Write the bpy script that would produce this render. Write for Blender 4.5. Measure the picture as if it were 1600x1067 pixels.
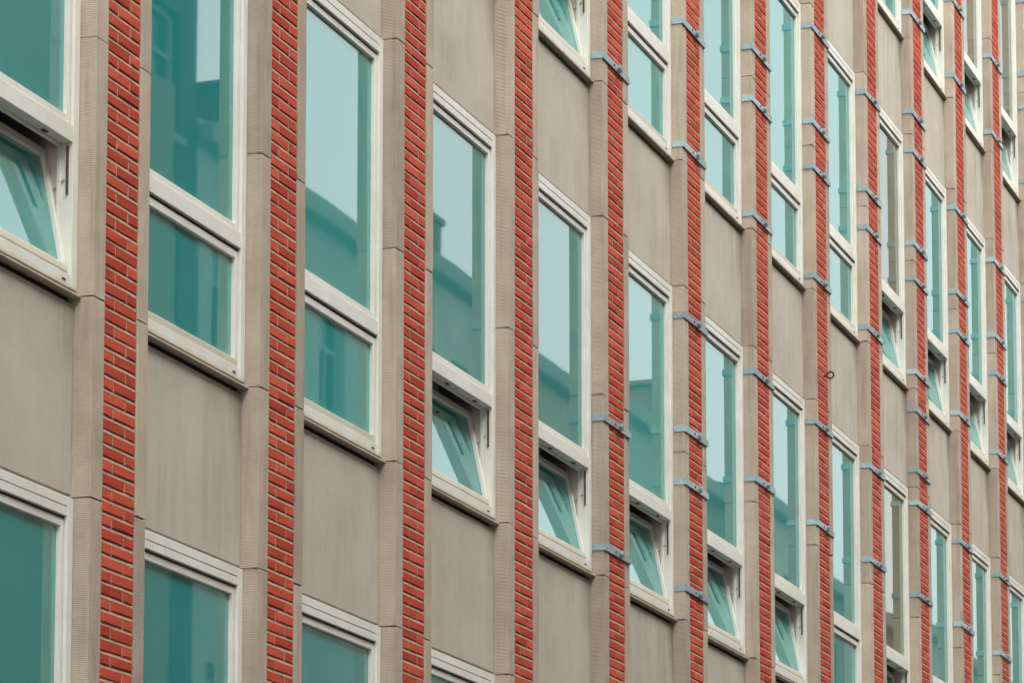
import bpy, bmesh, math, random
from mathutils import Vector, Matrix

R = math.radians
random.seed(7)
for o in list(bpy.data.objects):
    bpy.data.objects.remove(o)
sc = bpy.context.scene
col = sc.collection

# ------------------------------------------------------------------ camera
Z1 = 5.68                      # sill height of the first floor above the pavement
cam_d = bpy.data.cameras.new('camera')
cam = bpy.data.objects.new('camera', cam_d)
col.objects.link(cam)
cam_d.sensor_width = 36.0
cam_d.lens = 36.0 * 5500 / 1600
cam_d.shift_y = 669.34 / 1600
cam_d.clip_start = 0.1
cam_d.clip_end = 3000
cam.location = (-14.3275, -6.9729, Z1 - 4.0924)
YAW, PITCH = 1.2389, 0.1193
fw = Vector((math.sin(YAW) * math.cos(PITCH), math.cos(YAW) * math.cos(PITCH), math.sin(PITCH)))
rt = Vector((math.cos(YAW), -math.sin(YAW), 0))
up = rt.cross(fw)
cam.rotation_euler = Matrix((rt, up, -fw)).transposed().to_euler()
sc.camera = cam
sc.render.resolution_x, sc.render.resolution_y = 1024, 682

# ------------------------------------------------------------------ sky and sun (bright overcast day)
SUN_EL, SUN_AZ = R(54), R(208)          # azimuth measured clockwise from +Y
w = bpy.data.worlds.new('World')
sc.world = w
w.use_nodes = True
nt = w.node_tree
nt.nodes.clear()
sky = nt.nodes.new('ShaderNodeTexSky')
sky.sky_type = 'NISHITA'
sky.sun_disc = False
sky.sun_elevation = SUN_EL
sky.sun_rotation = SUN_AZ
sky.air_density = 1.0
sky.dust_density = 4.0
sky.ozone_density = 1.0
hs = nt.nodes.new('ShaderNodeHueSaturation')
hs.inputs['Saturation'].default_value = 0.16   # cloud cover greys the sky
bg = nt.nodes.new('ShaderNodeBackground')
bg.inputs['Strength'].default_value = 0.15
ow = nt.nodes.new('ShaderNodeOutputWorld')
nt.links.new(sky.outputs[0], hs.inputs['Color'])
nt.links.new(hs.outputs[0], bg.inputs['Color'])
nt.links.new(bg.outputs[0], ow.inputs['Surface'])

sd = bpy.data.lights.new('sun', 'SUN')
sd.energy = 0.95
sd.angle = R(60)
sd.color = (1.0, 0.965, 0.91)
so = bpy.data.objects.new('sun', sd)
col.objects.link(so)
sdir = Vector((math.sin(SUN_AZ) * math.cos(SUN_EL), math.cos(SUN_AZ) * math.cos(SUN_EL), math.sin(SUN_EL)))
so.rotation_euler = (-sdir).to_track_quat('-Z', 'Y').to_euler()
so.location = sdir * 60

vs = sc.view_settings
vs.view_transform = 'Standard'
vs.look = 'None'
vs.exposure = 1.54
vs.gamma = 1.0
vs.use_curve_mapping = False

# ------------------------------------------------------------------ helpers
def new_mat(name):
    m = bpy.data.materials.new(name)
    m.use_nodes = True
    n = m.node_tree
    n.nodes.clear()
    out = n.nodes.new('ShaderNodeOutputMaterial')
    return m, n, out

def N(n, kind, **kw):
    x = n.nodes.new(kind)
    for k, v in kw.items():
        if k.startswith('_'):
            setattr(x, k[1:], v)
        else:
            x.inputs[k.replace('__', ' ')].default_value = v
    return x

def rgba(c):
    return (c[0], c[1], c[2], 1.0)

def mixc(n, a, b, fac, mode='MIX'):
    m = n.nodes.new('ShaderNodeMix')
    m.data_type = 'RGBA'
    m.blend_type = mode
    for sock, v in ((m.inputs[6], a), (m.inputs[7], b), (m.inputs[0], fac)):
        if isinstance(v, (int, float)):
            sock.default_value = v
        elif isinstance(v, tuple):
            sock.default_value = rgba(v)
        else:
            n.links.new(v, sock)
    return m.outputs[2]

def ramp(n, src, p0, p1, c0=(0, 0, 0), c1=(1, 1, 1)):
    r = n.nodes.new('ShaderNodeValToRGB')
    r.color_ramp.elements[0].position = p0
    r.color_ramp.elements[1].position = p1
    r.color_ramp.elements[0].color = rgba(c0)
    r.color_ramp.elements[1].color = rgba(c1)
    n.links.new(src, r.inputs[0])
    return r.outputs[0]

def math_n(n, op, a, b=None):
    m = n.nodes.new('ShaderNodeMath')
    m.operation = op
    for i, v in enumerate((a, b)):
        if v is None:
            continue
        if isinstance(v, (int, float)):
            m.inputs[i].default_value = v
        else:
            n.links.new(v, m.inputs[i])
    return m.outputs[0]

def world_pos(n, scale=(1, 1, 1)):
    g = n.nodes.new('ShaderNodeNewGeometry')
    mp = n.nodes.new('ShaderNodeMapping')
    mp.inputs['Scale'].default_value = scale
    n.links.new(g.outputs['Position'], mp.inputs['Vector'])
    return mp.outputs[0], g

def noise(n, vec, scale, detail=4, rough=0.55):
    t = N(n, 'ShaderNodeTexNoise', Scale=scale, Detail=detail, Roughness=rough)
    n.links.new(vec, t.inputs['Vector'])
    return t.outputs['Fac']

def finish(n, out, color, rough=0.8, bump=None, bstr=0.3, bdist=0.01, metallic=0.0, spec=0.3):
    p = n.nodes.new('ShaderNodeBsdfPrincipled')
    if isinstance(color, tuple):
        p.inputs['Base Color'].default_value = rgba(color)
    else:
        n.links.new(color, p.inputs['Base Color'])
    if isinstance(rough, (int, float)):
        p.inputs['Roughness'].default_value = rough
    else:
        n.links.new(rough, p.inputs['Roughness'])
    p.inputs['Metallic'].default_value = metallic
    p.inputs['Specular IOR Level'].default_value = spec
    if bump is not None:
        b = N(n, 'ShaderNodeBump', Strength=bstr, Distance=bdist)
        n.links.new(bump, b.inputs['Height'])
        n.links.new(b.outputs[0], p.inputs['Normal'])
    n.links.new(p.outputs[0], out.inputs['Surface'])

def simple(name, c, rough=0.8, var=0.12, scale=6.0, bump=0.15, metallic=0.0, spec=0.3, bdist=0.004):
    m, n, out = new_mat(name)
    v, _ = world_pos(n)
    a = noise(n, v, scale, 5)
    dark = tuple(x * (1 - var) for x in c)
    lite = tuple(min(1, x * (1 + var)) for x in c)
    cc = mixc(n, dark, lite, ramp(n, a, 0.3, 0.7))
    finish(n, out, cc, rough, noise(n, v, scale * 30, 3), bump, bdist, metallic, spec)
    return m

# ------------------------------------------------------------------ materials
def mat_stone():
    m, n, out = new_mat('combed_stone')
    v, g = world_pos(n)
    oi = n.nodes.new('ShaderNodeObjectInfo')
    big = noise(n, v, 3.5, 5)
    vz, _ = world_pos(n, (9, 9, 0.7))
    streak = noise(n, vz, 2.0, 4)
    fine = noise(n, v, 260, 3, 0.7)
    base = mixc(n, (0.405, 0.335, 0.262), (0.53, 0.458, 0.372), ramp(n, big, 0.25, 0.75))
    base = mixc(n, base, (0.29, 0.24, 0.185), math_n(n, 'MULTIPLY', ramp(n, streak, 0.52, 0.75), 0.55))
    tone = math_n(n, 'ADD', math_n(n, 'MULTIPLY', oi.outputs['Random'], 0.22), 0.87)
    base = mixc(n, base, tone, 1.0, 'MULTIPLY')
    # tooth-chisel combing: fine horizontal furrows
    sep = n.nodes.new('ShaderNodeSeparateXYZ')
    n.links.new(g.outputs['Position'], sep.inputs[0])
    wob = noise(n, v, 14, 3)
    zz = math_n(n, 'ADD', math_n(n, 'MULTIPLY', sep.outputs['Z'], 2 * math.pi / 0.0088), math_n(n, 'MULTIPLY', wob, 2.5))
    wv = math_n(n, 'ADD', math_n(n, 'MULTIPLY', math_n(n, 'SINE', zz), 0.5), 0.5)
    patch = ramp(n, noise(n, v, 5, 3), 0.3, 0.6)
    groove = math_n(n, 'MULTIPLY', wv, math_n(n, 'ADD', math_n(n, 'MULTIPLY', patch, 0.6), 0.4))
    base = mixc(n, base, mixc(n, base, (0.66, 0.64, 0.61), 1.0, 'MULTIPLY'), math_n(n, 'MULTIPLY', groove, 0.46))
    base = mixc(n, base, mixc(n, base, (0.80, 0.78, 0.75), 1.0, 'MULTIPLY'), ramp(n, fine, 0.45, 0.75))
    h = math_n(n, 'ADD', math_n(n, 'MULTIPLY', groove, -1.0), math_n(n, 'MULTIPLY', fine, 0.5))
    finish(n, out, base, 0.9, h, 0.55, 0.004, spec=0.2)
    return m

def mat_panel():
    m, n, out = new_mat('spandrel_panel')
    v, g = world_pos(n)
    oi = n.nodes.new('ShaderNodeObjectInfo')
    vs_, _ = world_pos(n, (1, 1, 0.05))
    s1 = noise(n, vs_, 7, 6, 0.7)
    s2 = noise(n, vs_, 46, 4, 0.6)
    cloud = noise(n, v, 2.2, 5, 0.6)
    base = mixc(n, (0.425, 0.388, 0.318), (0.515, 0.48, 0.41), ramp(n, cloud, 0.3, 0.7))
    amt = math_n(n, 'ADD', math_n(n, 'MULTIPLY', oi.outputs['Random'], 0.75), 0.25)   # each panel is weathered to its own degree
    gate = ramp(n, noise(n, v, 1.7, 4, 0.6), 0.42, 0.66)
    base = mixc(n, base, (0.30, 0.255, 0.195), math_n(n, 'MULTIPLY', math_n(n, 'MULTIPLY', ramp(n, s1, 0.42, 0.72), amt), math_n(n, 'ADD', math_n(n, 'MULTIPLY', gate, 0.75), 0.25)))
    # run-off drips under the sill ends
    tc = n.nodes.new('ShaderNodeTexCoord')
    sp = n.nodes.new('ShaderNodeSeparateXYZ')
    n.links.new(tc.outputs['Object'], sp.inputs[0])
    jag = math_n(n, 'MULTIPLY', noise(n, vs_, 30, 5, 0.75), 0.9)
    mx_ = N(n, 'ShaderNodeMapRange')
    n.links.new(sp.outputs['X'], mx_.inputs['Value'])
    mx_.inputs['From Min'].default_value = -0.30
    mx_.inputs['From Max'].default_value = -0.03
    mz_ = N(n, 'ShaderNodeMapRange')
    n.links.new(sp.outputs['Z'], mz_.inputs['Value'])
    mz_.inputs['From Min'].default_value = 0.25
    mz_.inputs['From Max'].default_value = 0.90
    drip = math_n(n, 'MULTIPLY', math_n(n, 'MULTIPLY', mx_.outputs[0], mz_.outputs[0]), jag)
    base = mixc(n, base, (0.16, 0.135, 0.105), math_n(n, 'MULTIPLY', ramp(n, drip, 0.12, 0.42), math_n(n, 'MULTIPLY', amt, 0.95)))
    base = mixc(n, base, (0.55, 0.52, 0.44), math_n(n, 'MULTIPLY', ramp(n, s2, 0.60, 0.75), math_n(n, 'MULTIPLY', amt, 0.45)))
    fine = noise(n, v, 190, 3, 0.7)
    base = mixc(n, base, mixc(n, base, (0.88, 0.87, 0.85), 1.0, 'MULTIPLY'), ramp(n, fine, 0.4, 0.7))
    finish(n, out, base, 0.88, fine, 0.25, 0.002, spec=0.2)
    return m

def mat_brick():
    m, n, out = new_mat('red_brick')
    v, g = world_pos(n)
    oi = n.nodes.new('ShaderNodeObjectInfo')
    rnd = math_n(n, 'FRACT', math_n(n, 'ADD', oi.outputs['Random'], g.outputs['Random Per Island']))
    base = mixc(n, (0.41, 0.050, 0.029), (0.60, 0.104, 0.058), ramp(n, rnd, 0.0, 1.0))
    a = noise(n, v, 38, 5, 0.7)
    base = mixc(n, base, (0.27, 0.032, 0.022), math_n(n, 'MULTIPLY', ramp(n, a, 0.53, 0.72), 0.65))
    vstr, _ = world_pos(n, (1, 1, 3))
    b = noise(n, vstr, 70, 4, 0.75)
    base = mixc(n, base, (0.66, 0.125, 0.075), math_n(n, 'MULTIPLY', ramp(n, b, 0.52, 0.75), 0.6))
    c = noise(n, v, 3.1, 6, 0.65)
    base = mixc(n, base, (0.55, 0.33, 0.26), math_n(n, 'MULTIPLY', ramp(n, c, 0.70, 0.80), 0.55))
    h = math_n(n, 'ADD', math_n(n, 'MULTIPLY', b, 0.7), math_n(n, 'MULTIPLY', noise(n, v, 300, 3), 0.4))
    finish(n, out, base, 0.9, h, 0.9, 0.009, spec=0.15)
    return m

def mat_glass(name, body, tint, tr=0.35, ior=2.25):
    m, n, out = new_mat(name)
    v, _ = world_pos(n)
    fr = N(n, 'ShaderNodeFresnel', IOR=ior)
    wav = noise(n, v, 1.1, 2)
    bp = N(n, 'ShaderNodeBump', Strength=0.022, Distance=0.01)
    n.links.new(wav, bp.inputs['Height'])
    gl = N(n, 'ShaderNodeBsdfGlossy', Roughness=0.016)
    gl.inputs['Color'].default_value = (0.92, 0.98, 0.935, 1)
    n.links.new(bp.outputs[0], gl.inputs['Normal'])
    df = n.nodes.new('ShaderNodeBsdfDiffuse')
    oi = n.nodes.new('ShaderNodeObjectInfo')          # panes of different batches differ a little in tone
    n.links.new(mixc(n, tuple(x * 0.84 for x in body), (body[0] * 1.9, body[1] * 1.10, body[2] * 1.04), oi.outputs['Random']), df.inputs['Color'])
    tp = n.nodes.new('ShaderNodeBsdfTransparent')
    tp.inputs['Color'].default_value = rgba(tint)
    mx = n.nodes.new('ShaderNodeMixShader')
    mx.inputs[0].default_value = tr
    n.links.new(df.outputs[0], mx.inputs[1])
    n.links.new(tp.outputs[0], mx.inputs[2])
    m2 = n.nodes.new('ShaderNodeMixShader')
    n.links.new(fr.outputs[0], m2.inputs[0])
    n.links.new(mx.outputs[0], m2.inputs[1])
    n.links.new(gl.outputs[0], m2.inputs[2])
    n.links.new(m2.outputs[0], out.inputs['Surface'])
    return m

def mat_frame():
    m, n, out = new_mat('white_window_frame')
    v, _ = world_pos(n)
    a = noise(n, v, 5, 5)
    vs_, _ = world_pos(n, (1, 1, 0.12))
    s = noise(n, vs_, 30, 4)
    base = mixc(n, (0.63, 0.625, 0.55), (0.71, 0.71, 0.645), ramp(n, a, 0.3, 0.7))
    base = mixc(n, base, (0.45, 0.42, 0.34), math_n(n, 'MULTIPLY', ramp(n, s, 0.60, 0.80), 0.5))
    tc = n.nodes.new('ShaderNodeTexCoord')
    sp = n.nodes.new('ShaderNodeSeparateXYZ')
    n.links.new(tc.outputs['Object'], sp.inputs[0])
    low = math_n(n, 'ADD', sp.outputs['Z'], math_n(n, 'MULTIPLY', noise(n, vs_, 18, 5, 0.7), -0.05))
    grime = ramp(n, low, 0.0, 0.028, (1, 1, 1), (0, 0, 0))
    base = mixc(n, base, (0.42, 0.35, 0.24), math_n(n, 'MULTIPLY', grime, 0.6))   # run-off grime on the bottom rails
    finish(n, out, base, 0.42, noise(n, v, 25, 3), 0.05, 0.003, spec=0.4)
    return m

def mat_mortar():
    m, n, out = new_mat('mortar')
    v, _ = world_pos(n)
    a = noise(n, v, 30, 5)
    base = mixc(n, (0.33, 0.225, 0.155), (0.46, 0.335, 0.245), ramp(n, a, 0.3, 0.7))
    finish(n, out, base, 0.95, noise(n, v, 220, 3), 0.6, 0.006, spec=0.1)
    return m

def mat_galv():
    m, n, out = new_mat('galvanised_steel')
    v, _ = world_pos(n)
    vo = N(n, 'ShaderNodeTexVoronoi', Scale=90.0)
    n.links.new(v, vo.inputs['Vector'])
    base = mixc(n, (0.27, 0.375, 0.41), (0.42, 0.53, 0.555), vo.outputs['Color'])
    oi = n.nodes.new('ShaderNodeObjectInfo')
    base = mixc(n, base, math_n(n, 'ADD', math_n(n, 'MULTIPLY', oi.outputs['Random'], 0.35), 0.75), 1.0, 'MULTIPLY')
    base = mixc(n, base, (0.22, 0.13, 0.08), math_n(n, 'MULTIPLY', ramp(n, noise(n, v, 22, 5, 0.7), 0.60, 0.74), 0.6))
    finish(n, out, base, 0.6, noise(n, v, 90, 3), 0.2, 0.003, 0.25, 0.4)
    return m

M = dict(
    stone=mat_stone(), panel=mat_panel(), brick=mat_brick(), frame=mat_frame(), mortar=mat_mortar(), galv=mat_galv(),
    glass=mat_glass('teal_solar_glass', (0.018, 0.350, 0.352), (0.15, 0.62, 0.64), 0.25, 2.75),
    glass_g=mat_glass('grey_green_glass', (0.15, 0.22, 0.165), (0.55, 0.66, 0.58), 0.4),
    sillm=simple('sill_metal', (0.40, 0.35, 0.27), 0.7, 0.15, 9),
    plaster=simple('plaster', (0.60, 0.52, 0.45), 0.9, 0.05, 3),
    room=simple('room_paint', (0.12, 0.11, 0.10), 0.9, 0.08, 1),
    gasket_shade=simple('black_gasket_shade', (0.05, 0.042, 0.036), 0.7, 0.2, 20),  # seal black, also used to paint the shade in narrow gaps
    bronze=simple('stay_hardware', (0.13, 0.085, 0.06), 0.5, 0.3, 40, metallic=0.4),
    silver=simple('stay_arm_metal', (0.55, 0.52, 0.47), 0.4, 0.1, 40, metallic=0.3),
    rust=simple('rusty_iron', (0.055, 0.026, 0.018), 0.75, 0.4, 60),
    bluecloth=simple('blue_cloth', (0.012, 0.07, 0.24), 0.95, 0.2, 12),
    paleblind=simple('pale_blind', (0.52, 0.70, 0.63), 0.9, 0.05, 5),
    paving=simple('paving', (0.27, 0.25, 0.225), 0.9, 0.15, 3),
    asphalt=simple('asphalt', (0.055, 0.055, 0.057), 0.9, 0.2, 4),
    kerb=simple('kerb_stone', (0.30, 0.29, 0.27), 0.9, 0.1, 6),
    wht=simple('road_paint', (0.62, 0.62, 0.58), 0.8, 0.1, 9),
    roof=simple('slate_roof', (0.07, 0.075, 0.085), 0.75, 0.2, 5),
    trim=simple('white_trim', (0.30, 0.30, 0.28), 0.7, 0.08, 5),
    dglass=None,
)
def mat_dglass():
    m, n, out = new_mat('dark_window_glass')
    finish(n, out, (0.03, 0.045, 0.05), 0.22, spec=0.5)
    return m
M['dglass'] = mat_dglass()

def bm_box(bm, x0, x1, y0, y1, z0, z1):
    vs_ = [bm.verts.new(p) for p in ((x0, y0, z0), (x1, y0, z0), (x1, y1, z0), (x0, y1, z0),
                                     (x0, y0, z1), (x1, y0, z1), (x1, y1, z1), (x0, y1, z1))]
    for f in ((0, 3, 2, 1), (4, 5, 6, 7), (0, 1, 5, 4), (1, 2, 6, 5), (2, 3, 7, 6), (3, 0, 4, 7)):
        bm.faces.new([vs_[i] for i in f])
    return vs_

def mesh_of(name, bm, mat, bevel=0.0, seg=1, jitter=0.0, smooth=False):
    if bevel:
        bmesh.ops.bevel(bm, geom=list(bm.edges), offset=bevel, segments=seg, affect='EDGES', profile=0.6)
    if jitter:
        for v in bm.verts:
            v.co += Vector((random.uniform(-1, 1), random.uniform(-1, 1), random.uniform(-1, 1))) * jitter
    me = bpy.data.meshes.new(name)
    bm.to_mesh(me)
    bm.free()
    me.materials.append(mat)
    if smooth:
        for p in me.polygons:
            p.use_smooth = True
    return me

def boxes(name, lst, mat, bevel=0.0, seg=1, jitter=0.0):
    bm = bmesh.new()
    for b in lst:
        bm_box(bm, *b)
    return mesh_of(name, bm, mat, bevel, seg, jitter)

def link(name, me, parent=None, loc=(0, 0, 0), rot=None, kind=None, label=None):
    o = bpy.data.objects.new(name, me)
    col.objects.link(o)
    o.parent = parent
    o.location = loc
    if rot:
        o.rotation_euler = rot
    if kind:
        o['kind'] = kind
    if label:
        o['label'] = label
    return o

def tag(o, label, cat, group=None):
    o['label'] = label
    o['category'] = cat
    if group:
        o['group'] = group
    return o

def bm_tube(bm, pts, r, n=10, cap=True):
    rings = []
    for i, p in enumerate(pts):
        p = Vector(p)
        d = (Vector(pts[min(i + 1, len(pts) - 1)]) - Vector(pts[max(i - 1, 0)])).normalized()
        a = d.orthogonal().normalized() if i == 0 else (a - d * a.dot(d)).normalized()
        b = d.cross(a)
        rings.append([bm.verts.new(p + (a * math.cos(2 * math.pi * k / n) + b * math.sin(2 * math.pi * k / n)) * r) for k in range(n)])
    for i in range(len(rings) - 1):
        for k in range(n):
            bm.faces.new((rings[i][k], rings[i][(k + 1) % n], rings[i + 1][(k + 1) % n], rings[i + 1][k]))
    if cap:
        bm.faces.new(rings[0][::-1])
        bm.faces.new(rings[-1])

# ------------------------------------------------------------------ view test (only decides how much detail is worth building)
def px(x, y, z):
    d = Vector((x, y, z)) - cam.location
    k = d.dot(fw)
    if k < 1:
        return (-9e9, -9e9)
    return 800 + 5500 * d.dot(rt) / k, 533.5 + 669.34 - 5500 * d.dot(up) / k

def in_view(x0, x1, z0, z1, mg=25):
    ps = [px(x, 0, z) for x in (x0, x1) for z in (z0, z1)]
    return (max(p[0] for p in ps) > -mg and min(p[0] for p in ps) < 1600 + mg and
            max(p[1] for p in ps) > -mg and min(p[1] for p in ps) < 1067 + mg)

# ------------------------------------------------------------------ the street
def struct(name, lst, mat, bevel=0.0):
    return link(name, boxes(name, lst, mat, bevel), kind='structure')

bm = bmesh.new()
g = 900
vs4 = [bm.verts.new(p) for p in ((-g, -g, -0.16), (g, -g, -0.16), (g, g, -0.16), (-g, g, -0.16))]
bm.faces.new(vs4)
link('ground', mesh_of('ground', bm, M['paving']), kind='structure')
struct('road', [(-120, 220, -11.6, -3.0, -0.156, -0.12)], M['asphalt'])
struct('pavement', [(-120, 220, -2.86, 0.0, -0.156, 0.0)], M['paving'])
struct('pavement', [(-120, 220, -14.0, -11.74, -0.156, 0.0)], M['paving'])
struct('kerb', [(-120, 220, -2.997, -2.863, -0.156, 0.004)], M['kerb'], 0.02)
struct('kerb', [(-120, 220, -11.737, -11.603, -0.156, 0.004)], M['kerb'], 0.02)
for i in range(22):
    struct('road_marking', [(-50 + i * 8, -47 + i * 8, -7.36, -7.24, -0.12, -0.116)], M['wht'])

# ------------------------------------------------------------------ the building
P, F, HW = 1.9481, 3.4, 2.4595
PW = 0.593                    # pier width; opening is P - PW
OW = P - PW
B0, B1 = -1, 14               # bays built
NF = 4
ZT = Z1 + 3 * F - F + HW      # head of the top floor
ZPAR = ZT + 1.5
def zs(k):
    return Z1 + (k - 1) * F

bld = bpy.data.objects.new('office_building', None)
col.objects.link(bld)
bld.location = (0, 0, 0)
tag(bld, 'office building facade of white windows, beige panels and slim red brick piers', 'building')

XL, XR = (B0 - 1) * P, B1 * P + PW
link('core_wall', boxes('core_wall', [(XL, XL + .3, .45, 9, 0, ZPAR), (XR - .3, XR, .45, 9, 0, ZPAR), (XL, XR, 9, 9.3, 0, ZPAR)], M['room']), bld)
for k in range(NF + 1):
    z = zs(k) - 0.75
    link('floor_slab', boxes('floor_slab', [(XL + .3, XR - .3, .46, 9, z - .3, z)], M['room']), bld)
link('roof', boxes('roof', [(XL, XR, .46, 9.3, ZPAR - .02, ZPAR + .1)], M['roof']), bld)
link('parapet', boxes('parapet', [(XL - .05, XR + .05, -.12, .45, ZPAR, ZPAR + .28)], M['stone'], .01), bld)
link('plinth', boxes('plinth', [(XL, XR, -.05, .3, 0, zs(0) - .5)], M['stone'], .01), bld)

# bricks -----------------------------------------------------------
BL, BR = 0.128, 0.468
HD, JT = 0.099, 0.012
BH, CR = 0.050, 0.0644
def brick_mesh(name, L):
    bm = bmesh.new()
    bm_box(bm, 0, L, 0.0, 0.085, 0, BH)
    for v in bm.verts:
        v.co += Vector((random.uniform(-1, 1) * .0022, random.uniform(-1, 1) * .0016, random.uniform(-1, 1) * .0022))
    return mesh_of(name, bm, M['brick'], 0.0042, 1, 0.0009)
SH = [brick_mesh('header_brick', HD) for _ in range(7)]
ST = [brick_mesh('stretcher_brick', BR - BL - HD - JT) for _ in range(9)]

zc0 = Z1 + 0.166 - BH          # bottom of one header-left course
rows = []
n0 = int((zs(0) - .5 - zc0) / CR) - 1
n1 = int((ZPAR - .05 - zc0) / CR)
for i in range(n0, n1):
    rows.append((i, zc0 + i * CR))

cand = []                      # every brick: (size key, pier, x, z, long?)
for b in range(B0, B1 + 1):
    for i, z in rows:
        hl = (i % 2 == 0)
        items = ((BL, False), (BL + HD + JT, True)) if hl else ((BL, True), (BR - HD, False))
        for x, lg in items:
            xx = b * P + x
            a = px(xx, 0, z)
            c = px(xx + (BR - BL - HD - JT if lg else HD), 0, z + BH)
            vis = a[0] > -2 and a[0] < 1602 and c[1] < 1069 and a[1] > -2
            cand.append((abs(c[0] - a[0]) * BH / max(1, (cam.location - Vector((xx, 0, z))).length) if vis else -1, b, xx, z, lg))
ranked = sorted([c for c in cand if c[0] > 0], key=lambda c: (c[1], -c[0]))
single = set((c[1], c[2], c[3]) for c in ranked[:300])

piers = {}
def wedge(bm, x0, x1, z0, z1, yb, yt, y1):
    """struck bed joint: nearly flush on the brick below, raked back under the brick above"""
    v = [bm.verts.new(p) for p in ((x0, yb, z0), (x1, yb, z0), (x1, yt, z1), (x0, yt, z1), (x0, y1, z0), (x1, y1, z0), (x1, y1, z1), (x0, y1, z1))]
    for f_ in ((0, 1, 2, 3), (1, 5, 6, 2), (4, 0, 3, 7), (3, 2, 6, 7), (0, 4, 5, 1)):
        bm.faces.new([v[q] for q in f_])
for b in range(B0, B1 + 1):
    x = b * P
    bm = bmesh.new()
    za, zb = zs(0) - .5, ZPAR - .002
    bm_box(bm, x + .1195, x + .4755, .018, .44, za, zb)
    bm_box(bm, x + .004, x + .1195, .03, .44, za, zb)
    bm_box(bm, x + .4755, x + .589, .03, .44, za, zb)
    bm_box(bm, x + .1195, x + BL, .0045, .018, za, zb)
    bm_box(bm, x + BR, x + .4755, .0045, .018, za, zb)
    for i, z in rows:
        j = BL + HD if i % 2 == 0 else BR - HD - JT
        bm_box(bm, x + j - .001, x + j + JT + .001, .0058, .018, z - .002, z + BH + .002)
        wedge(bm, x + BL, x + BR, z + BH - .002, z + CR + .001, .0030, .0095, .0178)
    piers[b] = link('brick_pier', mesh_of('brick_pier', bm, M['mortar']), bld)

far = bmesh.new()
for sz, b, xx, z, lg in cand:
    dx, dz = random.uniform(-.0015, .0015), random.uniform(-.0015, .0015)
    dyv = random.uniform(.001, .0035)
    me = random.choice(ST if lg else SH)
    if (b, xx, z) in single:
        link('brick', me, piers[b], (xx + dx, dyv, z + dz), (random.uniform(-.006, .006), random.uniform(-.004, .004), 0))
    else:
        tmp = bmesh.new()
        n_v = len(far.verts)
        far.from_mesh(me)
        far.verts.ensure_lookup_table()
        off = Vector((xx + dx, dyv, z + dz))
        for v in far.verts[n_v:]:
            v.co += off
        tmp.free()
link('brickwork', mesh_of('brickwork', far, M['brick']), bld, kind='stuff')

# stone margins of the piers ---------------------------------------
def stone_mesh(name, w_, h, seed):
    random.seed(seed)
    bm = bmesh.new()
    bm_box(bm, 0, w_, 0, .16, .0025, h - .0025)
    bmesh.ops.bevel(bm, geom=list(bm.edges), offset=.0045, segments=2, affect='EDGES', profile=.6)
    # knocks along the arrises next to the joints
    for v in bm.verts:
        if v.co.y < .02 and (v.co.z < .02 or v.co.z > h - .02):
            v.co += Vector((random.uniform(-1, 1) * .002, random.uniform(0, 1) * .003, random.uniform(-1, 1) * .002))
    return mesh_of(name, bm, M['stone'])
HH = HW / 2
SPD = F - HW
stoneL = {h: [stone_mesh('stone_block', .119, h, 10 + i) for i in range(3)] for h in (HH, SPD)}
stoneR = {h: [stone_mesh('stone_block', .117, h, 20 + i) for i in range(3)] for h in (HH, SPD)}
random.seed(11)
rest_stone = []
for b in range(B0, B1 + 1):
    x = b * P
    for k in range(-1, NF):
        for z0, h in ((zs(k), HH), (zs(k) + HH, HH), (zs(k) + HW, SPD)):
            if z0 + h < zs(0) - .6:
                continue
            for dx, lib, w_ in ((0.0, stoneL, .119), (.476, stoneR, .117)):
                if in_view(x + dx, x + dx + w_, z0, z0 + h):
                    link('stone_block', random.choice(lib[h]), piers[b], (x + dx + random.uniform(-.0015, .0015), random.uniform(-.0015, .0015), z0))
                else:
                    rest_stone.append((x + dx, x + dx + w_, .0, .16, z0 + .0025, z0 + h - .0025))
link('stonework', boxes('stonework', rest_stone, M['stone'], .004), bld, kind='stuff')

# spandrel panels ---------------------------------------------------
pan = boxes('spandrel_panel', [(-OW + .006, -.007, .098, .3, .014, SPD - .036)], M['panel'], .003)
panlow = boxes('spandrel_panel', [(-OW + .006, -.007, .094, .3, -.48, -.036)], M['panel'], .003)
back = boxes('wall_backing', [(-OW, 0, .13, .45, 0.001, SPD - .001)], M['gasket_shade'])  # black, so the shadow in the gaps round the panels is partly painted
for b in range(B0, B1 + 1):
    x = b * P
    for k in range(0, NF):
        link('spandrel_panel', pan, bld, (x, random.uniform(-.002, .002), zs(k) + HW))
        link('wall_backing', back, bld, (x, 0, zs(k) + HW))
    link('spandrel_panel', panlow, bld, (x, 0, zs(0)))
    link('parapet_panel', boxes('parapet_panel', [(x - OW, x, .1, .44, ZT + SPD, ZPAR)], M['panel']), bld)

# windows -------------------------------------------------------------
FD = .085
W0, W1 = -OW + .004, -.004
def frame_mesh():
    L = []
    y0, y1 = FD, .165
    L += [(W1 - .058, W1, y0, y1, .026, HW - .003), (W0, W0 + .058, y0, y1, .026, HW - .003)]     # jambs
    a, b_ = W0 + .058, W1 - .058
    L += [(a, b_, y0 + .002, y1, .026, .089), (a, b_, y0 + .002, y1, .715, .797)]                  # bottom rail, transom
    L += [(a, b_, y0 + .002, y1, HW - .094, HW - .051), (a, b_, y0 + .0005, y1, HW - .0495, HW - .003)]
    # inner rebate lip round both lights
    for z0, z1 in ((.089, .715), (.797, HW - .094)):
        L += [(b_ - .014, b_, .142, .163, z0, z1), (a, a + .014, .142, .163, z0, z1),
              (a + .014, b_ - .014, .142, .163, z1 - .014, z1), (a + .014, b_ - .014, .142, .163, z0, z0 + .014)]
    return boxes('window', L, M['frame'], .0022, 1)
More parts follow.
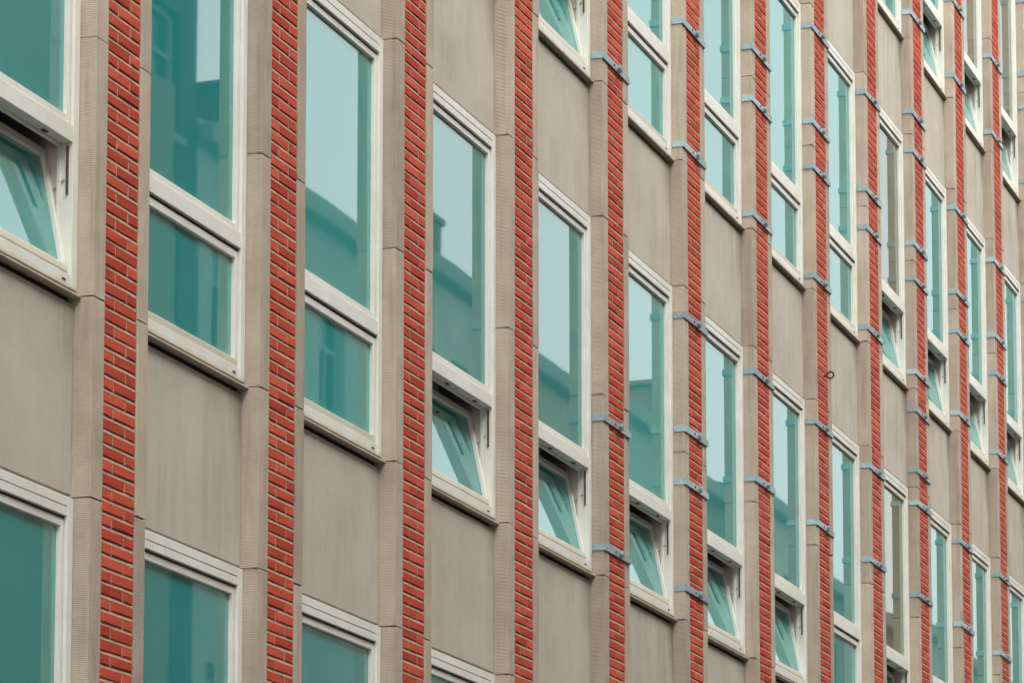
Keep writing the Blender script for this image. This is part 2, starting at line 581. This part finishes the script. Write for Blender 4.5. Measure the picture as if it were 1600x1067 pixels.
def ring(name, x0, x1, y0, y1, z0, z1, wd, wz, mat, bead=True):
    L = [(x0, x0 + wd, y0, y1, z0, z1), (x1 - wd, x1, y0, y1, z0, z1),
         (x0 + wd, x1 - wd, y0, y1, z0, z0 + wz), (x0 + wd, x1 - wd, y0, y1, z1 - wz, z1)]
    return boxes(name, L, mat, .0022, 1)
FR = frame_mesh()
A0, A1 = W0 + .0615, W1 - .0615
UZ0, UZ1 = .8025, HW - .106
FIX = ring('fixed_light', A0, A1, FD + .016, .139, UZ0, UZ1, .034, .037, M['frame'])
SZ0, SZ1 = .094, .698
SAS = ring('sash', A0, A1, FD + .016 - .15, .139 - .15, 0, SZ1 - SZ0, .036, .041, M['frame'])   # hinged at (y .15, z SZ0)
PU = boxes('pane', [(A0 + .032, A1 - .032, .122, .128, UZ0 + .034, UZ1 - .034)], M['glass'])
PUg = boxes('pane', [(A0 + .032, A1 - .032, .122, .128, UZ0 + .034, UZ1 - .034)], M['glass_g'])
PL = boxes('pane', [(A0 + .034, A1 - .034, -.028, -.022, .038, SZ1 - SZ0 - .038)], M['glass'])
bm = bmesh.new()
sv = bm_box(bm, -OW + .001, .0, .062, .12, -.008, .024)
for q in (4, 5):
    sv[q].co.z = .002
SILL = mesh_of('sill', bm, M['sillm'], .0018)
# dark seals between lights and outer frame; their colour also paints the gap shadows
def seal_shade(name, z0, z1, zi0, zi1):
    a, b_ = W0 + .058, W1 - .058
    return boxes(name, [(A1 + .0002, b_ - .0002, .103, .109, z0, z1), (a + .0002, A0 - .0002, .103, .109, z0, z1),
                        (A0, A1, .103, .109, z0, zi0 - .0002), (A0, A1, .106, .114, zi1 + .0002, z1)], M['gasket_shade'])
GU = seal_shade('gasket_shade', .7975, HW - .0945, UZ0, UZ1)
GL = seal_shade('gasket_shade', .0895, .7145, SZ0, SZ1)
SLOT = boxes('drain_slot', [(-.155, -.120, FD - .001, FD + .004, .050, .058)], M['gasket_shade'])
REV = boxes('window_reveal', [(-.062, -.0, .166, .46, .0, HW), (-OW, -OW + .062, .166, .46, 0, HW),
                              (-OW + .062, -.062, .166, .46, HW - .06, HW), (-OW + .062, -.062, .166, .50, 0, .06)], M['plaster'])
RAIL = boxes('stay_rail', [(W1 - .0655, W1 - .0585, .106, .118, .47, .70), (W1 - .069, W1 - .0655, .108, .116, .60, .64),
                           (W1 - .069, W1 - .0655, .108, .116, .47, .49)], M['bronze'], .001)
KEEP = boxes('keeper', [(-.02, .02, .112, .132, .708, .7145)], M['bronze'], .001)
TILT = R(-11.8)
bm = bmesh.new()
bm_tube(bm, [(A1 - .012, .238, .46), (A1 + .001, .128, .545)], .007, 8)
ARM = mesh_of('stay_arm', bm, M['silver'])
OPEN = {(0, 1), (3, 1), (4, 1), (5, 1), (6, 1), (7, 1), (9, 1), (4, 2), (9, 2), (10, 2), (11, 2), (12, 2), (10, 3), (11, 3), (12, 3)}
GREY = {(9, 1), (11, 3), (12, 3), (9, 2)}
for b in range(B0, B1 + 1):
    x = b * P
    for k in range(NF):
        z = zs(k)
        wn = link('window', FR, bld, (x, 0, z))
        link('pane', PUg if (b, k) in GREY else PU, wn, (0, 0, 0), (R(random.uniform(-.04, .04)), 0, R(random.uniform(-.05, .05))))
        link('fixed_light', FIX, wn)
        link('gasket_shade', GU, wn)
        if (b, k) not in OPEN:
            link('gasket_shade', GL, wn)
        link('sill', SILL, wn)
        link('window_reveal', REV, wn)
        th = TILT + R(random.uniform(-.7, .7)) if (b, k) in OPEN else 0.0
        tiny = (random.uniform(-.0012, .0012),)
        sa = link('sash', SAS, wn, (0, .15, SZ0), (th, 0, 0))
        pl = link('pane', PL, wn, (0, .15, SZ0), (th, 0, 0))
        if in_view(x - OW, x, z, z + HW):
            link('drain_slot', SLOT, wn)
            if th:
                link('stay_rail', RAIL, wn)
                link('keeper', KEEP, wn, (-.28, 0, 0))
                link('keeper', KEEP, wn, (-.77, 0, 0))
                link('stay_arm', ARM, wn)

# retrofit steel clamps round the piers --------------------------------
def strap(bm, pts, z0, z1, t):
    """a bent flat bar: pts run along its outer line in plan"""
    n_ = len(pts)
    outer, inner = [], []
    for i, p in enumerate(pts):
        p = Vector((p[0], p[1]))
        d0 = (Vector(pts[i][:2]) - Vector(pts[i - 1][:2])).normalized() if i else None
        d1 = (Vector(pts[i + 1][:2]) - Vector(pts[i][:2])).normalized() if i < n_ - 1 else None
        nn = Vector((0, 0))
        for d in (d0, d1):
            if d is not None:
                nn += Vector((-d.y, d.x))
        if nn.length < 1e-6:
            nn = Vector((0, 1))
        nn.normalize()
        kk = 1.0
        if d0 is not None and d1 is not None:
            kk = 1 / max(.5, nn.dot(Vector((-d0.y, d0.x))))
        outer.append(p)
        inner.append(p + nn * t * kk)
    ring_ = outer + inner[::-1]
    lo = [bm.verts.new((p.x, p.y, z0)) for p in ring_]
    hi = [bm.verts.new((p.x, p.y, z1)) for p in ring_]
    m_ = len(ring_)
    for i in range(m_):
        j = (i + 1) % m_
        bm.faces.new((lo[i], lo[j], hi[j], hi[i]))
    for i in range(n_ - 1):
        a, b_, c, d = i, i + 1, m_ - 2 - i, m_ - 1 - i
        bm.faces.new((lo[d], lo[c], lo[b_], lo[a]))
        bm.faces.new((hi[a], hi[b_], hi[c], hi[d]))
    bmesh.ops.recalc_face_normals(bm, faces=list(bm.faces))

T = .006
bm = bmesh.new()
strap(bm, [(-T - .001, .078), (-T - .001, -T - .003), (.318, -T - .003), (.318, -.042)], 0, .047, T)
CL1 = mesh_of('wall_clamp', bm, M['galv'])
bm = bmesh.new()
strap(bm, [(.337, -.042), (.337, -T - .004), (PW + T + .001, -T - .004), (PW + T + .001, .078)], -.003, .042, T)
CL2 = mesh_of('strap_half', bm, M['galv'])
def hexa(bm, x0, x1, cy, cz, r):
    bm_tube(bm, [(x0, cy, cz), (x1, cy, cz)], r, 6)
bm = bmesh.new()
bm_tube(bm, [(.285, -.027, .024), (.365, -.027, .024)], .006, 8)
hexa(bm, .300, .3175, -.027, .024, .0135)
hexa(bm, .337, .350, -.027, .024, .0135)
BOLT = mesh_of('bolt', bm, M['galv'])
bm = bmesh.new()
bm_tube(bm, [(.235, -.0095, .023), (.235, -.0165, .023)], .008, 6)
RIV = mesh_of('anchor_screw', bm, M['bronze'])
CLAMPS = {4: [3.56, 1.05, .17], 5: [4.43, 3.50, 2.22, 1.38, .99, .21], 6: [4.85, 4.43, 3.50, 2.24, 1.39],
          7: [5.65, 4.82, 4.43, 3.49, 2.25, 1.40], 8: [5.66, 4.77, 4.42, 3.51, 2.26, 1.42],
          9: [7.03, 6.06, 5.68, 4.78, 4.44, 3.54, 3.18, 2.60, 2.29, 1.42],
          10: [7.80, 7.01, 5.65, 4.79, 4.39, 3.56, 2.27, 1.44], 11: [7.82, 6.99, 5.61, 4.80, 4.40, 3.56, 2.26, 1.44],
          12: [9.06, 8.22, 7.84, 7.00, 5.66, 4.40, 3.56, 2.26], 13: [9.06, 7.84, 7.00, 5.66, 4.40, 3.56]}
for b, l in CLAMPS.items():
    for z in l:
        c = link('wall_clamp', CL1, bld, (b * P, 0, Z1 + z), (0, random.uniform(-.012, .012), 0))
        link('strap_half', CL2, c)
        link('bolt', BOLT, c)
        link('anchor_screw', RIV, c)

EYE_X, EYE_Z = .33, 2.73
# rusty eye bolt in the brick pier ---------------------------------------
bm = bmesh.new()
pts = []
for i in range(15):
    a = R(-160 + i * 22.5)
    pts.append((0, -.055 + .028 * math.cos(a + math.pi), .028 * math.sin(a + math.pi)))
bm_tube(bm, pts, .0075, 8)
bm_tube(bm, [(0, .03, -.004), (0, -.030, -.006)], .0085, 8)
link('eye_bolt', mesh_of('eye_bolt', bm, M['rust'], smooth=True), bld, (7 * P + EYE_X, 0, Z1 + EYE_Z), (0, 0, R(0)))

# things just inside the open lights --------------------------------------
def curtain(x0, x1, y, z0, z1, mat, waves, amp):
    bm = bmesh.new()
    n_ = waves * 8
    pr = None
    for i in range(n_ + 1):
        t = i / n_
        yy = y + amp * math.sin(t * waves * 2 * math.pi)
        c_ = [bm.verts.new((x0 + (x1 - x0) * t, yy, z0)), bm.verts.new((x0 + (x1 - x0) * t, yy, z1)),
              bm.verts.new((x0 + (x1 - x0) * t, yy + .004, z1)), bm.verts.new((x0 + (x1 - x0) * t, yy + .004, z0))]
        if pr:
            for q in range(4):
                bm.faces.new((pr[q], pr[(q + 1) % 4], c_[(q + 1) % 4], c_[q]))
        pr = c_
    return mesh_of('curtain', bm, mat, smooth=True)
c = link('curtain', curtain(9 * P - 1.28, 9 * P - .12, .32, zs(1) + .1, zs(1) + 2.38, M['bluecloth'], 9, .025))
tag(c, 'dark blue curtain hanging behind an open lower light', 'curtain')
for b in (3, 4):
    c = link('curtain', curtain(b * P - 1.28, b * P - .42, .31, zs(1) + .1, zs(1) + 2.38, M['paleblind'], 10, .012))
    tag(c, {3: 'pale green curtain behind an open light between two brick piers without clamps', 4: 'pale green curtain behind the open light beside the first clamped brick pier'}[b], 'curtain', 'pale green curtains')

# ------------------------------------------------------------------ houses across the street (mirrored in the panes; the last three are unseen)
OY = -14.0
def house(x0, x1, h, wall, label, storeys=5, bays=3, chim=(), base=None, name='town_house'):
    e = bpy.data.objects.new(name, None)
    col.objects.link(e)
    e.location = ((x0 + x1) / 2, OY, 0)
    ox = (x0 + x1) / 2
    wx = x1 - x0
    cols = [(-wx / 2 + wx * (i + .5) / bays) for i in range(bays)]
    ww = min(1.25, wx / bays * .52)
    sh = (h - 1.2) / storeys
    # wall with real openings: piers, bands between
    L = []
    edges = [-wx / 2 + .01]
    for c_ in cols:
        edges += [c_ - ww / 2, c_ + ww / 2]
    edges.append(wx / 2 - .01)
    for i in range(0, len(edges), 2):
        L.append((edges[i], edges[i + 1], -.4, 0, 0, h))
    wins = []
    for c_ in cols:
        zprev = 0
        for s in range(storeys):
            z0 = s * sh + .9
            z1 = s * sh + sh - .45
            L.append((c_ - ww / 2, c_ + ww / 2, -.4, 0, zprev, z0))
            wins.append((c_, z0, z1))
            zprev = z1
        L.append((c_ - ww / 2, c_ + ww / 2, -.4, 0, zprev, h))
    L.append((-wx / 2 + .01, wx / 2 - .01, -9, -.4, h - .4, h - .02))
    L.append((-wx / 2 + .01, -wx / 2 + .3, -9, -.4, 0, h - .4))
    L.append((wx / 2 - .3, wx / 2 - .01, -9, -.4, 0, h - .4))
    L.append((-wx / 2 + .3, wx / 2 - .3, -9, -8.7, 0, h - .4))
    link('wall', boxes('wall', L, wall), e)
    link('cornice', boxes('cornice', [(-wx / 2 + .01, wx / 2 - .01, -.1, .28, h - .42, h - .08)], M['trim'], .03), e)
    bm = bmesh.new()
    v = [bm.verts.new(p) for p in ((-wx / 2, -.1, h), (wx / 2, -.1, h), (wx / 2, -9, h), (-wx / 2, -9, h), (-wx / 2, -4.5, h + 1.3), (wx / 2, -4.5, h + 1.3))]
    for f_ in ((0, 1, 5, 4), (2, 3, 4, 5), (1, 2, 5), (3, 0, 4), (3, 2, 1, 0)):
        bm.faces.new([v[q] for q in f_])
    link('roof', mesh_of('roof', bm, M['roof']), e)
    for a, b_, hh in chim:
        link('chimney', boxes('chimney', [(a - ox, b_ - ox, -1.0, -.2, h - .3, hh), (a - ox - .06, b_ - ox + .06, -1.06, -.14, hh, hh + .12)], M['brick_o'], .01), e)
    fm = {}
    for c_, z0, z1 in wins:
        key = round(z1 - z0, 4)
        if key not in fm:
            hgt = z1 - z0
            fm[key] = (boxes('window', [(-ww / 2, -ww / 2 + .09, -.24, -.12, 0, hgt), (ww / 2 - .09, ww / 2, -.24, -.12, 0, hgt),
                                        (-ww / 2 + .09, ww / 2 - .09, -.24, -.12, 0, .1), (-ww / 2 + .09, ww / 2 - .09, -.24, -.12, hgt - .1, hgt),
                                        (-ww / 2 + .09, ww / 2 - .09, -.22, -.13, hgt * .62, hgt * .62 + .07), (-.03, .03, -.215, -.135, .1, hgt * .62)], M['trim']),
                       boxes('pane', [(-ww / 2 + .05, ww / 2 - .05, -.20, -.19, .06, hgt - .06)], M['dglass']),
                       boxes('sill', [(-ww / 2 - .08, ww / 2 + .08, -.1, .1, -.12, -.002)], M['trim'], .01))
        f_, p_, s_ = fm[key]
        wo = link('window', f_, e, (c_, 0, z0))
        link('pane', p_, wo)
        link('sill', s_, wo)
    if base:
        link('lower_wing', boxes('lower_wing', [(base[0] - ox, base[1] - ox, .3, 1.6, 0, base[2])], base[3], .03), e)
    tag(e, label, 'house')
    return e

def mat_wall(name, c, var=.1):
    return simple(name, c, .9, var, 1.4, .2)
M['brick_o'] = mat_wall('brown_brick', (.20, .12, .085))
WB = mat_wall('dark_brick', (.085, .06, .048))
WM = mat_wall('brown_render', (.27, .21, .16))
WC = mat_wall('cream_render', (.52, .48, .40))
WG = mat_wall('grey_render', (.40, .41, .38))
WO = mat_wall('ochre_render', (.46, .37, .25))
Z = Z1
house(20.0, 32.75, Z + 21.5, WB, 'tall dark brick block with a pale lower wing across the street', 8, 5, base=(16.2, 28.5, Z + 11.0, WM), name='tower_block')
house(32.8, 41.4, Z + 12.0, WG, 'wide grey rendered house next to the tall dark brick block', 5, 4, chim=((34.2, 34.9, Z + 12.9),))
house(41.45, 47.0, Z + 12.4, WC, 'cream rendered house with a chimney at its eaves across the street', 5, 3, chim=((43.1, 43.75, Z + 13.2),))
house(47.05, 53.0, Z + 11.95, WO, 'ochre rendered house between a cream and a grey house', 5, 3)
house(53.05, 59.0, Z + 12.4, WG, 'narrow grey rendered house with three window columns', 5, 3, chim=((57.4, 58.0, Z + 13.3),))
house(59.05, 65.0, Z + 11.85, WM, 'low brown rendered house across the street', 5, 3)
house(65.05, 71.0, Z + 12.45, WC, 'cream rendered house beside the low brown rendered house', 5, 3, chim=((66.4, 67.0, Z + 13.2),))
house(71.05, 82.0, Z + 11.5, WM, 'wide brown rendered house far down the street', 5, 5)
house(82.05, 100.0, Z + 12.0, WG, 'long grey rendered block at the far end of the street', 5, 7)
house(6.0, 19.95, Z + 17.5, WC, 'unseen wide cream rendered house on the near side of the tall block, made tall for shade', 6, 6)  # this and the next two: unseen, heights raised to darken the facade's left
house(-8.0, 5.95, Z + 19.0, WB, 'unseen wide dark brick house between a cream and an ochre house, made tall for shade', 6, 6)
house(-22.0, -8.05, Z + 18.5, WO, 'unseen wide ochre rendered house opposite the near end of the facade, made tall for shade', 6, 6)
